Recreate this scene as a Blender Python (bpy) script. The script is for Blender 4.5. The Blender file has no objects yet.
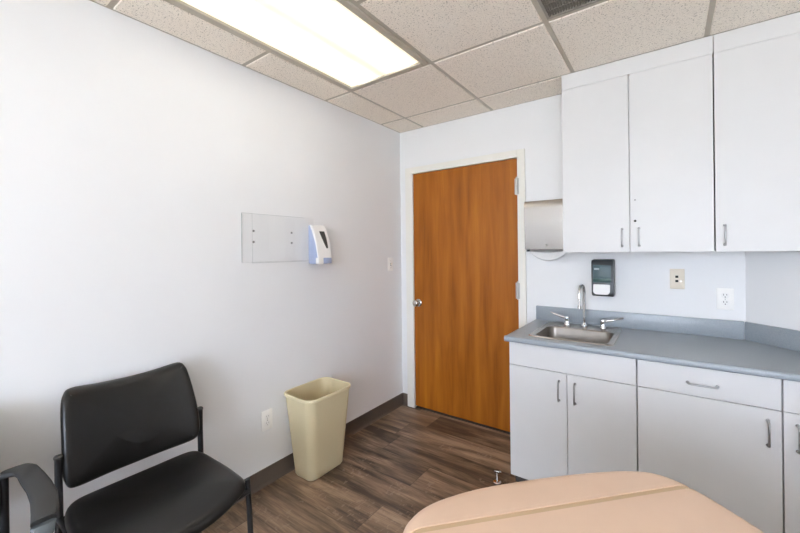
import bpy, bmesh, math, random
from mathutils import Vector, Matrix
PI = math.pi
random.seed(4)
scene = bpy.context.scene
COL = scene.collection

# ------------------------------------------------------------------ room measures (metres)
XL, YB, H = -1.922, 2.665, 2.413          # wall_left, wall_back, ceiling
XR, YF = 1.50, -2.75                      # wall_right, wall_front
DIAG = 2.997                              # the angled wall runs along x + y = DIAG
CAM = Vector((0, 0, 1.365))
TH, ROLL, FPX, HY = 0.6282, -0.0109, 369.0, 250.52

# ------------------------------------------------------------------ materials
def nt(name):
    m = bpy.data.materials.new(name); m.use_nodes = True
    t = m.node_tree; b = t.nodes['Principled BSDF']
    return m, t, b
def N(t, kind, **kw):
    n = t.nodes.new(kind)
    for k, v in kw.items(): setattr(n, k, v)
    return n
def simple(name, col, rough=.5, metal=0, bump=0, bscale=200, var=0, vscale=8, coat=0, spec=.5, aniso=0):
    m, t, b = nt(name)
    b.inputs['Base Color'].default_value = (*col, 1)
    b.inputs['Roughness'].default_value = rough
    b.inputs['Metallic'].default_value = metal
    b.inputs['Coat Weight'].default_value = coat
    b.inputs['Specular IOR Level'].default_value = spec
    co = N(t, 'ShaderNodeTexCoord')
    if var:
        n = N(t, 'ShaderNodeTexNoise'); n.inputs['Scale'].default_value = vscale; n.inputs['Detail'].default_value = 4
        t.links.new(co.outputs['Object'], n.inputs['Vector'])
        r = N(t, 'ShaderNodeValToRGB')
        r.color_ramp.elements[0].position = .3; r.color_ramp.elements[1].position = .7
        r.color_ramp.elements[0].color = (*[c*(1-var) for c in col], 1)
        r.color_ramp.elements[1].color = (*[min(1, c*(1+var)) for c in col], 1)
        t.links.new(n.outputs['Fac'], r.inputs['Fac']); t.links.new(r.outputs['Color'], b.inputs['Base Color'])
    if bump:
        n = N(t, 'ShaderNodeTexNoise'); n.inputs['Scale'].default_value = bscale; n.inputs['Detail'].default_value = 3
        t.links.new(co.outputs['Object'], n.inputs['Vector'])
        bp = N(t, 'ShaderNodeBump'); bp.inputs['Strength'].default_value = bump; bp.inputs['Distance'].default_value = .001
        t.links.new(n.outputs['Fac'], bp.inputs['Height']); t.links.new(bp.outputs['Normal'], b.inputs['Normal'])
    return m
M = {}
M['wall'] = simple('wall_paint', (.785, .79, .80), .6, bump=.12, bscale=350, var=.012, vscale=3)
M['cab'] = simple('cabinet_laminate', (.67, .668, .672), .42, bump=.05, bscale=500, var=.01)
M['cab_in'] = simple('cabinet_shadow_gap', (.10, .10, .10), .8)
M['kick'] = simple('toe_kick_brown', (.07, .06, .055), .7)
M['casing'] = simple('cream_steel_frame', (.78, .765, .71), .4, bump=.03)
M['base'] = simple('brown_vinyl_base', (.105, .082, .066), .5, bump=.05, var=.05)
M['grid'] = simple('taupe_ceiling_grid', (.50, .455, .375), .5)
M['gridin'] = simple('tile_edge', (.72, .69, .64), .7)
M['vent'] = simple('vent_metal', (.30, .275, .235), .5)
M['ventdark'] = simple('vent_back', (.17, .155, .13), .8)
M['chrome'] = simple('chrome', (.78, .78, .80), .12, 1)
M['satin'] = simple('satin_nickel', (.44, .43, .41), .25, 1)
M['steel_pull'] = simple('pull_metal', (.42, .42, .42), .3, 1)
M['black_leather'] = simple('black_vinyl', (.0065, .006, .0055), .33, bump=.2, bscale=260, spec=.45)
M['black_metal'] = simple('black_powder_coat', (.008, .008, .009), .45)
M['black_plastic'] = simple('black_armrest', (.032, .032, .032), .62, bump=.3, bscale=500)
M['grey_plastic'] = simple('grey_arm_end', (.10, .115, .125), .5)
M['bin'] = simple('beige_plastic', (.62, .53, .335), .42, bump=.08, bscale=600)
M['bin_rim'] = simple('beige_rim', (.70, .61, .40), .4)
M['plate'] = simple('white_plate', (.88, .87, .85), .35)
M['ivory'] = simple('ivory_plate', (.76, .69, .58), .4)
M['dark'] = simple('dark_hole', (.015, .014, .013), .6)
M['lav'] = simple('lavender_blue_plastic', (.36, .43, .63), .4)
M['white_plastic'] = simple('white_plastic', (.84, .83, .82), .35)
M['smoke'] = simple('smoke_grey_window', (.06, .06, .06), .15)
M['teal'] = simple('teal_translucent', (.055, .10, .115), .4)
M['teal_low'] = simple('teal_liquid', (.012, .055, .05), .4)
M['charcoal'] = simple('charcoal_plastic', (.045, .05, .055), .35)
M['label'] = simple('pale_label', (.35, .42, .46), .4)
M['paper'] = simple('paper', (.66, .66, .66), .8, bump=.2, bscale=300)
M['peach'] = simple('peach_vinyl', (.69, .50, .375), .48, bump=.25, bscale=320, var=.02, vscale=14)
M['piping'] = simple('tan_piping', (.55, .40, .25), .5)
M['table_base'] = simple('table_base_cream', (.62, .58, .52), .5)
M['rubber'] = simple('rubber', (.02, .02, .02), .7)
M['hinge_dark'] = simple('dark_screw', (.16, .16, .16), .4)
M['basin'] = simple('shaded_basin_steel', (.24, .215, .19), .33, 1, var=.12, vscale=9)  # steel darkened so the bowl's dim reflections sit in its colour
M['slot_grey'] = simple('slot_grey', (.38, .36, .34), .5)
M['hinge'] = simple('hinge_steel', (.50, .49, .47), .3, 1)

def counter_mat():
    m, t, b = nt('blue_grey_laminate')
    co = N(t, 'ShaderNodeTexCoord')
    n = N(t, 'ShaderNodeTexNoise'); n.inputs['Scale'].default_value = 420; n.inputs['Detail'].default_value = 2
    t.links.new(co.outputs['Object'], n.inputs['Vector'])
    r = N(t, 'ShaderNodeValToRGB')
    r.color_ramp.elements[0].position = .35; r.color_ramp.elements[0].color = (.265, .30, .332, 1)
    r.color_ramp.elements[1].position = .65; r.color_ramp.elements[1].color = (.33, .365, .40, 1)
    t.links.new(n.outputs['Fac'], r.inputs['Fac']); t.links.new(r.outputs['Color'], b.inputs['Base Color'])
    b.inputs['Roughness'].default_value = .3
    return m
M['counter'] = counter_mat()

def steel_mat():
    m, t, b = nt('brushed_stainless')
    co = N(t, 'ShaderNodeTexCoord'); mp = N(t, 'ShaderNodeMapping'); mp.inputs['Scale'].default_value = (1, 40, 40)
    t.links.new(co.outputs['Object'], mp.inputs['Vector'])
    n = N(t, 'ShaderNodeTexNoise'); n.inputs['Scale'].default_value = 12; n.inputs['Detail'].default_value = 3
    t.links.new(mp.outputs['Vector'], n.inputs['Vector'])
    r = N(t, 'ShaderNodeMapRange'); r.inputs['To Min'].default_value = .25; r.inputs['To Max'].default_value = .28
    t.links.new(n.outputs['Fac'], r.inputs['Value']); t.links.new(r.outputs['Result'], b.inputs['Roughness'])
    b.inputs['Base Color'].default_value = (.47, .445, .42, 1); b.inputs['Metallic'].default_value = 1
    return m
M['steel'] = steel_mat()

def acrylic_mat():
    m, t, b = nt('clear_acrylic'); t.nodes.remove(b)
    out = [n for n in t.nodes if n.type == 'OUTPUT_MATERIAL'][0]
    tr = N(t, 'ShaderNodeBsdfTransparent'); tr.inputs['Color'].default_value = (.998, .998, .998, 1)
    gl = N(t, 'ShaderNodeBsdfGlossy'); gl.inputs['Roughness'].default_value = .04
    g = N(t, 'ShaderNodeNewGeometry'); dt = N(t, 'ShaderNodeVectorMath', operation='DOT_PRODUCT')
    t.links.new(g.outputs['Normal'], dt.inputs[0]); t.links.new(g.outputs['Incoming'], dt.inputs[1])
    ab = N(t, 'ShaderNodeMath', operation='ABSOLUTE'); t.links.new(dt.outputs['Value'], ab.inputs[0])
    om = N(t, 'ShaderNodeMath', operation='SUBTRACT'); om.inputs[0].default_value = 1; t.links.new(ab.outputs[0], om.inputs[1])
    pw = N(t, 'ShaderNodeMath', operation='POWER'); t.links.new(om.outputs[0], pw.inputs[0]); pw.inputs[1].default_value = 5
    fr = N(t, 'ShaderNodeMath', operation='MULTIPLY_ADD'); t.links.new(pw.outputs[0], fr.inputs[0]); fr.inputs[1].default_value = .45; fr.inputs[2].default_value = .02
    mx = N(t, 'ShaderNodeMixShader')
    t.links.new(fr.outputs[0], mx.inputs[0]); t.links.new(tr.outputs[0], mx.inputs[1]); t.links.new(gl.outputs[0], mx.inputs[2])
    t.links.new(mx.outputs[0], out.inputs['Surface'])
    return m
M['acrylic'] = acrylic_mat()
M['acrylic_edge'] = simple('acrylic_edge', (.42, .45, .45), .25)
M['glass'] = M['acrylic']

def wood_door_mat():
    m, t, b = nt('orange_maple_veneer')
    co = N(t, 'ShaderNodeTexCoord')
    mp = N(t, 'ShaderNodeMapping'); mp.inputs['Scale'].default_value = (9, 9, .7)
    t.links.new(co.outputs['Object'], mp.inputs['Vector'])
    n = N(t, 'ShaderNodeTexNoise'); n.inputs['Scale'].default_value = 1.6; n.inputs['Detail'].default_value = 6; n.inputs['Roughness'].default_value = .55; n.inputs['Distortion'].default_value = .35
    t.links.new(mp.outputs['Vector'], n.inputs['Vector'])
    r = N(t, 'ShaderNodeValToRGB'); e = r.color_ramp.elements
    e[0].position = .30; e[0].color = (.245, .073, .006, 1)
    e[1].position = .70; e[1].color = (.44, .152, .013, 1)
    k = e.new(.5); k.color = (.35, .108, .009, 1)
    t.links.new(n.outputs['Fac'], r.inputs['Fac'])
    mp2 = N(t, 'ShaderNodeMapping'); mp2.inputs['Scale'].default_value = (160, 160, 5)
    t.links.new(co.outputs['Object'], mp2.inputs['Vector'])
    n2 = N(t, 'ShaderNodeTexNoise'); n2.inputs['Scale'].default_value = 1; n2.inputs['Detail'].default_value = 3
    t.links.new(mp2.outputs['Vector'], n2.inputs['Vector'])
    r2 = N(t, 'ShaderNodeMapRange'); r2.inputs['To Min'].default_value = .86; r2.inputs['To Max'].default_value = 1.12
    t.links.new(n2.outputs['Fac'], r2.inputs['Value'])
    mx = N(t, 'ShaderNodeMix', data_type='RGBA', blend_type='MULTIPLY'); mx.inputs[0].default_value = 1
    t.links.new(r.outputs['Color'], mx.inputs[6]); t.links.new(r2.outputs['Result'], mx.inputs[7])
    t.links.new(mx.outputs[2], b.inputs['Base Color'])
    b.inputs['Roughness'].default_value = .4; b.inputs['Specular IOR Level'].default_value = .3
    return m
M['door'] = wood_door_mat()

PW, PLEN = .22, 1.22
def floor_mat():
    """wood-look vinyl planks along X: row index and plank index are worked out from position"""
    m, t, b = nt('wood_plank_floor')
    L = t.links.new
    def mth(op, a, c=None, d=None):
        n = N(t, 'ShaderNodeMath', operation=op)
        for i, v in enumerate((a, c, d)):
            if v is None: continue
            if isinstance(v, (int, float)): n.inputs[i].default_value = v
            else: L(v, n.inputs[i])
        return n.outputs[0]
    g = N(t, 'ShaderNodeNewGeometry'); s = N(t, 'ShaderNodeSeparateXYZ'); L(g.outputs['Position'], s.inputs[0])
    X, Y = s.outputs[0], s.outputs[1]
    v = mth('DIVIDE', mth('SUBTRACT', Y, 1.755 - 20*PW), PW)
    row = mth('FLOOR', v); fv = mth('FRACT', v)
    w1 = N(t, 'ShaderNodeTexWhiteNoise', noise_dimensions='1D'); L(row, w1.inputs['W'])
    u = mth('ADD', mth('DIVIDE', X, PLEN), mth('ADD', mth('MULTIPLY', w1.outputs['Value'], 1.0), 10))
    pl = mth('FLOOR', u); fu = mth('FRACT', u)
    cid = N(t, 'ShaderNodeCombineXYZ'); L(row, cid.inputs[0]); L(pl, cid.inputs[1])
    w2 = N(t, 'ShaderNodeTexWhiteNoise', noise_dimensions='2D'); L(cid.outputs[0], w2.inputs['Vector'])
    # grain
    off = mth('MULTIPLY', w2.outputs['Value'], 37)
    cv = N(t, 'ShaderNodeCombineXYZ'); L(mth('ADD', X, off), cv.inputs[0]); L(Y, cv.inputs[1]); L(off, cv.inputs[2])
    mp = N(t, 'ShaderNodeMapping'); mp.inputs['Scale'].default_value = (1.5, 9.5, 1); L(cv.outputs[0], mp.inputs['Vector'])
    n1 = N(t, 'ShaderNodeTexNoise'); n1.inputs['Scale'].default_value = 1.3; n1.inputs['Detail'].default_value = 6; n1.inputs['Roughness'].default_value = .62; n1.inputs['Distortion'].default_value = .5
    L(mp.outputs[0], n1.inputs['Vector'])
    mp2 = N(t, 'ShaderNodeMapping'); mp2.inputs['Scale'].default_value = (7, 130, 1); L(cv.outputs[0], mp2.inputs['Vector'])
    n2 = N(t, 'ShaderNodeTexNoise'); n2.inputs['Scale'].default_value = 1; n2.inputs['Detail'].default_value = 4; L(mp2.outputs[0], n2.inputs['Vector'])
    fac = mth('ADD', mth('MULTIPLY', n1.outputs['Fac'], .78), mth('ADD', mth('MULTIPLY', n2.outputs['Fac'], .22), mth('MULTIPLY', mth('SUBTRACT', w2.outputs['Value'], .5), .12)))
    r = N(t, 'ShaderNodeValToRGB'); e = r.color_ramp.elements
    e[0].position = .38; e[0].color = (.066, .043, .029, 1)
    e[1].position = .65; e[1].color = (.38, .27, .18, 1)
    for p, c in ((.45, (.130, .084, .055)), (.52, (.205, .135, .088)), (.59, (.29, .195, .125))):
        k = e.new(p); k.color = (*c, 1)
    L(fac, r.inputs['Fac'])
    # lighter saw marks here and there
    mp3 = N(t, 'ShaderNodeMapping'); mp3.inputs['Scale'].default_value = (60, 30, 1); L(cv.outputs[0], mp3.inputs['Vector'])
    n3 = N(t, 'ShaderNodeTexNoise'); n3.inputs['Scale'].default_value = 1; n3.inputs['Detail'].default_value = 2; L(mp3.outputs[0], n3.inputs['Vector'])
    n4 = N(t, 'ShaderNodeTexNoise'); n4.inputs['Scale'].default_value = 3.2; L(cv.outputs[0], n4.inputs['Vector'])
    saw = mth('MULTIPLY', mth('GREATER_THAN', n3.outputs['Fac'], .60), mth('GREATER_THAN', n4.outputs['Fac'], .60))
    mxs = N(t, 'ShaderNodeMix', data_type='RGBA'); L(mth('MULTIPLY', saw, .26), mxs.inputs[0]); L(r.outputs['Color'], mxs.inputs[6]); mxs.inputs[7].default_value = (.42, .32, .24, 1)
    # seams
    ev = mth('MINIMUM', fv, mth('SUBTRACT', 1, fv)); eu = mth('MINIMUM', fu, mth('SUBTRACT', 1, fu))
    seam = mth('MAXIMUM', mth('LESS_THAN', ev, .006), mth('LESS_THAN', eu, .0014))
    mx = N(t, 'ShaderNodeMix', data_type='RGBA'); L(mth('MULTIPLY', seam, .6), mx.inputs[0]); L(mxs.outputs[2], mx.inputs[6]); mx.inputs[7].default_value = (.030, .020, .014, 1)
    L(mx.outputs[2], b.inputs['Base Color'])
    b.inputs['Roughness'].default_value = .42
    bp = N(t, 'ShaderNodeBump'); bp.inputs['Strength'].default_value = .25; bp.inputs['Distance'].default_value = .001
    L(mth('SUBTRACT', n2.outputs['Fac'], seam), bp.inputs['Height']); L(bp.outputs[0], b.inputs['Normal'])
    return m
M['floor'] = floor_mat()

def tile_mat():
    m, t, b = nt('fissured_ceiling_tile')
    L = t.links.new
    g = N(t, 'ShaderNodeNewGeometry')
    n = N(t, 'ShaderNodeTexNoise'); n.inputs['Scale'].default_value = 150; n.inputs['Detail'].default_value = 3; L(g.outputs['Position'], n.inputs['Vector'])
    r = N(t, 'ShaderNodeValToRGB'); e = r.color_ramp.elements
    e[0].position = .30; e[0].color = (.42, .37, .31, 1); e[1].position = .42; e[1].color = (.95, .88, .78, 1)
    L(n.outputs['Fac'], r.inputs['Fac'])
    n2 = N(t, 'ShaderNodeTexNoise'); n2.inputs['Scale'].default_value = 300; n2.inputs['Detail'].default_value = 2; L(g.outputs['Position'], n2.inputs['Vector'])
    r2 = N(t, 'ShaderNodeMapRange'); r2.inputs['From Min'].default_value = .3; r2.inputs['From Max'].default_value = .7; r2.inputs['To Min'].default_value = .90; r2.inputs['To Max'].default_value = 1.06
    L(n2.outputs['Fac'], r2.inputs['Value'])
    mx = N(t, 'ShaderNodeMix', data_type='RGBA', blend_type='MULTIPLY'); mx.inputs[0].default_value = 1
    L(r.outputs['Color'], mx.inputs[6]); L(r2.outputs['Result'], mx.inputs[7]); L(mx.outputs[2], b.inputs['Base Color'])
    b.inputs['Roughness'].default_value = .9
    bp = N(t, 'ShaderNodeBump'); bp.inputs['Strength'].default_value = .5; bp.inputs['Distance'].default_value = .002
    L(r.outputs['Color'], bp.inputs['Height']); L(bp.outputs[0], b.inputs['Normal'])
    return m
M['tile'] = tile_mat()

def lens_mat(LAMP):
    """prismatic acrylic lens over three fluorescent tubes that run along Y"""
    m, t, b = nt('glowing_lens'); L = t.links.new
    co = N(t, 'ShaderNodeTexCoord'); s = N(t, 'ShaderNodeSeparateXYZ'); L(co.outputs['Object'], s.inputs[0])
    w = N(t, 'ShaderNodeMath', operation='MULTIPLY'); L(s.outputs[0], w.inputs[0]); w.inputs[1].default_value = 2*PI/.27
    c = N(t, 'ShaderNodeMath', operation='COSINE'); L(w.outputs[0], c.inputs[0])
    mr = N(t, 'ShaderNodeMapRange'); L(c.outputs[0], mr.inputs['Value']); mr.inputs['From Min'].default_value = 1; mr.inputs['From Max'].default_value = -1
    r = N(t, 'ShaderNodeValToRGB'); e = r.color_ramp.elements
    e[0].color = (1, .88, .60, 1); e[1].color = (1, .975, .91, 1)
    L(mr.outputs['Result'], r.inputs['Fac'])
    k = N(t, 'ShaderNodeMapRange'); L(mr.outputs['Result'], k.inputs['Value']); k.inputs['To Min'].default_value = LAMP*.25; k.inputs['To Max'].default_value = LAMP*1.2
    L(r.outputs['Color'], b.inputs['Emission Color']); L(k.outputs['Result'], b.inputs['Emission Strength'])
    b.inputs['Base Color'].default_value = (.8, .8, .78, 1)
    return m
M['lens'] = lens_mat(1.5)
M['lens_fill'] = lens_mat(2.0)

# ------------------------------------------------------------------ mesh helpers
def new(): return bmesh.new()
def box(bm, a, b, bev=0, seg=2, rot=None):
    """axis-aligned box between two corners, optionally bevelled"""
    a, b = Vector(a), Vector(b); c = (a+b)/2; d = b-a
    g = bmesh.ops.create_cube(bm, size=1)
    vs = g['verts']
    bmesh.ops.scale(bm, vec=[abs(x) for x in d], verts=vs)
    if rot is not None: bmesh.ops.transform(bm, matrix=rot, verts=vs)
    bmesh.ops.translate(bm, vec=c, verts=vs)
    if bev:
        es = list({e for v in vs for e in v.link_edges})
        bmesh.ops.bevel(bm, geom=es, offset=bev, segments=seg, affect='EDGES', profile=.5)
    return vs
def prism(bm, pts, z0, z1, bev=0, seg=2):
    """polygon (x, y) raised from z0 to z1"""
    lo = [bm.verts.new((x, y, z0)) for x, y in pts]; hi = [bm.verts.new((x, y, z1)) for x, y in pts]
    n = len(pts)
    f = [bm.faces.new(lo[::-1]), bm.faces.new(hi)]
    for i in range(n): f.append(bm.faces.new((lo[i], lo[(i+1) % n], hi[(i+1) % n], hi[i])))
    if bev: bmesh.ops.bevel(bm, geom=list({e for q in f for e in q.edges}), offset=bev, segments=seg, affect='EDGES', profile=.5)
def loft(bm, rings, cap0=True, cap1=True, closed=True):
    """rings of equal point counts joined by quads"""
    R = [[bm.verts.new(p) for p in r] for r in rings]; n = len(R[0])
    for a, b in zip(R, R[1:]):
        for i in range(n if closed else n-1):
            j = (i+1) % n
            bm.faces.new((a[i], a[j], b[j], b[i]))
    if cap0: bm.faces.new(R[0][::-1])
    if cap1: bm.faces.new(R[-1])
    return R
def tube(bm, path, r, n=12, cap=True, flat=1.0):
    """round tube (radius r or a list) swept along a path"""
    P = [Vector(p) for p in path]; m = len(P); rs = r if isinstance(r, (list, tuple)) else [r]*m
    T = []
    for i in range(m):
        d = (P[min(i+1, m-1)]-P[max(i-1, 0)]); T.append(d.normalized())
    up = Vector((0, 0, 1)) if abs(T[0].z) < .9 else Vector((1, 0, 0))
    u = T[0].cross(up).normalized(); rings = []
    for i in range(m):
        if i:
            q = T[i-1].rotation_difference(T[i]); u = (q @ u).normalized()
        v = T[i].cross(u).normalized()
        rings.append([P[i]+(u*math.cos(2*PI*k/n)+v*math.sin(2*PI*k/n)*flat)*rs[i] for k in range(n)])
    loft(bm, rings, cap, cap)
def lathe(bm, prof, n=20, mat=None):
    """profile (r, z) turned about Z, then placed by mat"""
    rings = [[Vector((r*math.cos(2*PI*k/n), r*math.sin(2*PI*k/n), z)) for k in range(n)] for r, z in prof]
    if mat is not None: rings = [[mat @ p for p in q] for q in rings]
    loft(bm, rings)
def rrect(x0, x1, y0, y1, r, n=6):
    pts = []
    for cx, cy, a in ((x1-r, y1-r, 0), (x0+r, y1-r, PI/2), (x0+r, y0+r, PI), (x1-r, y0+r, 1.5*PI)):
        for i in range(n+1):
            t = a+PI/2*i/n; pts.append((cx+r*math.cos(t), cy+r*math.sin(t)))
    return pts
def smooth_closed(P, k=6):
    """Catmull-Rom through a closed list of 2-D points"""
    out = []; n = len(P)
    for i in range(n):
        p0, p1, p2, p3 = (Vector(P[(i+j-1) % n]) for j in range(4))
        for s in range(k):
            t = s/k
            out.append(tuple(.5*((2*p1)+(-p0+p2)*t+(2*p0-5*p1+4*p2-p3)*t*t+(-p0+3*p1-3*p2+p3)*t**3)))
    return out
def smooth_open(P, k=6):
    P = [Vector(p) for p in P]; Q = [P[0]*2-P[1]]+P+[P[-1]*2-P[-2]]; out = []
    for i in range(1, len(Q)-2):
        p0, p1, p2, p3 = Q[i-1:i+3]
        for s in range(k):
            t = s/k
            out.append(.5*((2*p1)+(-p0+p2)*t+(2*p0-5*p1+4*p2-p3)*t*t+(-p0+3*p1-3*p2+p3)*t**3))
    out.append(P[-1]); return out
def inset(pts, d):
    n = len(pts); out = []
    for i in range(n):
        a, b, c = Vector(pts[i-1]), Vector(pts[i]), Vector(pts[(i+1) % n])
        t = (c-a).normalized(); out.append((b.x-t.y*d, b.y+t.x*d))   # CCW outline: inward is left
    return out
def pad(bm, pts, z0, z1, r, crown=.0, rb=None, steps=6):
    """padded cushion over a CCW outline: bottom round rb, top round r, domed by crown"""
    rb = r*.5 if rb is None else rb
    rings = []
    for i in range(4):
        a = PI/2*i/3; rings.append([(x, y, z0+rb-rb*math.cos(a)) for x, y in inset(pts, rb*(1-math.sin(a)))])
    for i in range(steps+1):
        a = PI/2*i/steps; rings.append([(x, y, z1-r+r*math.sin(a)) for x, y in inset(pts, r*(1-math.cos(a)))])
    base = inset(pts, r); cx = sum(p[0] for p in base)/len(base); cy = sum(p[1] for p in base)/len(base)
    for s in (.85, .68, .5, .32, .16):
        rings.append([(cx+(x-cx)*s, cy+(y-cy)*s, z1+crown*(1-s*s)) for x, y in base])
    R = loft(bm, [[Vector(p) for p in q] for q in rings], True, False)
    c = bm.verts.new((cx, cy, z1+crown)); n = len(R[-1])
    for i in range(n): bm.faces.new((R[-1][i], R[-1][(i+1) % n], c))
def obj(name, bm, mat, parent=None, smooth=False, label=None, kind=None, loc=None):
    bmesh.ops.remove_doubles(bm, verts=bm.verts, dist=1e-6)
    bmesh.ops.recalc_face_normals(bm, faces=bm.faces)
    me = bpy.data.meshes.new(name)
    if loc is not None: bmesh.ops.translate(bm, vec=-Vector(loc), verts=bm.verts)
    bm.to_mesh(me); bm.free()
    me.materials.append(mat)
    if smooth:
        me.polygons.foreach_set('use_smooth', [True]*len(me.polygons))
        me.set_sharp_from_angle(angle=math.radians(38))
    o = bpy.data.objects.new(name, me); COL.objects.link(o)
    if loc is not None: o.location = loc
    if parent is not None:
        o.parent = parent
        if loc is None: o.location = -Vector(parent['_w']) if '_w' in parent else (0, 0, 0)
    if label: o['label'] = label
    if kind: o['kind'] = kind
    return o
def thing(name, label, cat, loc=(0, 0, 0), group=None, rz=0, kind=None):
    o = bpy.data.objects.new(name, None); COL.objects.link(o); o.location = loc; o.rotation_euler.z = rz
    o.empty_display_size = .1
    if label: o['label'] = label
    if cat: o['category'] = cat
    if group: o['group'] = group
    if kind: o['kind'] = kind
    return o
def part(name, bm, mat, t, smooth=False, label=None, top=None):
    """part given in world coordinates; t = its parent, top = the thing when t is a part"""
    base = Vector(top.location if top is not None else t.location)
    bmesh.ops.translate(bm, vec=-base, verts=bm.verts)
    o = obj(name, bm, mat, None, smooth, label); o.parent = t
    return o
def tag(o, label, cat, group=None):
    o['label'] = label; o['category'] = cat
    if group: o['group'] = group
    return o
def dup_tree(o, parent=None):
    c = o.copy(); COL.objects.link(c); c.parent = parent
    for ch in [x for x in bpy.data.objects if x.parent == o]: dup_tree(ch, c)
    return c
W = .12   # wall thickness

# ------------------------------------------------------------------ the setting
bm = new(); box(bm, (XL-W, YF-W, -.1), (XR+W, YB+W, 0)); obj('floor', bm, M['floor'], kind='structure')
bm = new(); box(bm, (XL-W, YF-W, -.05), (XL, YB+W, H+.2)); obj('wall_left', bm, M['wall'], kind='structure')
# back wall with the doorway cut out
DX0, DX1, DZ = -1.785, -.875, 2.027
bm = new()
box(bm, (XL, YB, 0), (DX0-.02, YB+W, H+.2)); box(bm, (DX1+.02, YB, 0), (DIAG-YB+.05, YB+W, H+.2)); box(bm, (DX0-.02, YB, DZ+.02), (DX1+.02, YB+W, H+.2))
obj('wall_back', bm, M['wall'], kind='structure')
bm = new()
q = .12/math.sqrt(2)
prism(bm, [(DIAG-YB, YB), (XR, DIAG-XR), (XR+2*q, DIAG-XR), (DIAG-YB+q, YB+q)], 0, H+.2)
obj('wall_angled', bm, M['wall'], kind='structure')
bm = new(); box(bm, (XR, YF-W, 0), (XR+W, DIAG-XR, H+.2)); obj('wall_right', bm, M['wall'], kind='structure')
WX0, WX1, WZ0, WZ1 = -.95, 1.38, .70, 2.2
bm = new()
box(bm, (XL, YF-W, 0), (WX0, YF, H+.2)); box(bm, (WX1, YF-W, 0), (XR, YF, H+.2))
box(bm, (WX0, YF-W, 0), (WX1, YF, WZ0)); box(bm, (WX0, YF-W, WZ1), (WX1, YF, H+.2))
obj('wall_front', bm, M['wall'], kind='structure')
w1 = thing('fill_window_1', None, None, (0, YF, WZ0), kind='structure')  # unseen window, added and widened to fill the room with daylight
bm = new()
for a, b in (((WX0, YF-.09, WZ0), (WX0+.04, YF-.03, WZ1)), ((WX1-.04, YF-.09, WZ0), (WX1, YF-.03, WZ1)), ((WX0+.04, YF-.09, WZ0), (WX1-.04, YF-.03, WZ0+.04)), ((WX0+.04, YF-.09, WZ1-.04), (WX1-.04, YF-.03, WZ1)), ((-.02, YF-.09, WZ0+.04), (.02, YF-.03, WZ1-.04))):
    box(bm, a, b, .003)
part('window_frame', bm, M['white_plastic'], w1)
bm = new(); box(bm, (WX0+.04, YF-.063, WZ0+.04), (-.02, YF-.057, WZ1-.04)); box(bm, (.02, YF-.063, WZ0+.04), (WX1-.04, YF-.057, WZ1-.04)); part('window_pane', bm, M['glass'], w1)
# baseboards
def baseboard(name, x0, y0, x1, y1, nx, ny):
    """vinyl cove base along a wall segment; n points into the room"""
    prof = [(0, 0), (.014, 0), (.009, .004), (.005, .012), (.0035, .03), (.0035, .098), (.002, .100), (0, .100)]
    bm = new()
    loft(bm, [[Vector((x+nx*d, y+ny*d, z)) for d, z in prof] for x, y in ((x0, y0), (x1, y1))])
    obj(name, bm, M['base'], kind='structure')
baseboard('baseboard_left', XL, YF, XL, YB, 1, 0)
baseboard('baseboard_back', XL+.004, YB, DX0-.076, YB, 0, -1)
baseboard('baseboard_right', XR, YF, XR, DIAG-XR, -1, 0)
baseboard('baseboard_front', XL, YF, XR, YF, 0, 1)

# ceiling: lay-in tiles (one surface) and the tee grid
GX = [-.448+.6125*i for i in range(-3, 5)]; GX = [x for x in GX if XL < x < XR]
GY = [1.7755+.6125*i for i in range(-9, 3)]; GY = [y for y in GY if YF < y < YB]
xs = [XL]+GX+[XR]; ys = [YF]+GY+[YB]
LIGHTS = [(-1.673, .5505)]                       # cells that a 2x4 troffer takes: (x0, y0), two cells long in Y
LIGHTS.append((-1.673+2*.6125, .5505-3*.6125+.6125*1))  # cell of the added fill panel behind the camera
VENT = (-.448, 1.163)
def taken(x0, y0):
    for lx, ly in LIGHTS:
        if abs(x0-lx) < .02 and (abs(y0-ly) < .02 or abs(y0-ly-.6125) < .02): return True
    return abs(x0-VENT[0]) < .02 and abs(y0-VENT[1]) < .02
bm = new()
G2 = .012
for i in range(len(xs)-1):
    for j in range(len(ys)-1):
        x0, x1, y0, y1 = xs[i], xs[i+1], ys[j], ys[j+1]
        if taken(x0, y0): continue
        a, b, c, d = x0+G2*.9, x1-G2*.9, y0+G2*.9, y1-G2*.9
        if a >= b or c >= d: continue
        # tegular tile: the face hangs just below the tee line with a small chamfer
        loft(bm, [[Vector((x, y, z)) for x, y in ((p, r), (q_, r), (q_, s), (p, s))] for p, q_, r, s, z in
                  ((a, b, c, d, H+.02), (a, b, c, d, H-.001), (a+.004, b-.004, c+.004, d-.004, H-.005))])
box(bm, (XL, YF, H+.17), (XR, YB, H+.20))
obj('ceiling', bm, M['tile'], kind='structure')
bm = new()
def tee(bm, a, b):
    (x0, y0), (x1, y1) = a, b
    if x0 == x1: box(bm, (x0-G2, y0, H), (x0+G2, y1, H+.004)); box(bm, (x0-.002, y0, H+.004), (x0+.002, y1, H+.04))
    else: box(bm, (x0, y0-G2, H-.0005), (x1, y0+G2, H+.0035)); box(bm, (x0, y0-.002, H+.004), (x1, y0+.002, H+.04))
for x in GX: tee(bm, (x, YF), (x, min(YB, DIAG-x)))
for y in GY:
    cuts = [XL, min(XR, DIAG-y)]
    segs = [cuts]
    for lx, ly in LIGHTS:
        if abs(y-ly-.6125) < .02: segs = [s for u in segs for s in ([u[0], lx], [lx+.6125, u[1]])]
    for s in segs: tee(bm, (s[0], y), (s[1], y))
obj('trim_1', bm, M['grid'], kind='structure')
bm = new()   # wall angle round the room
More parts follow.
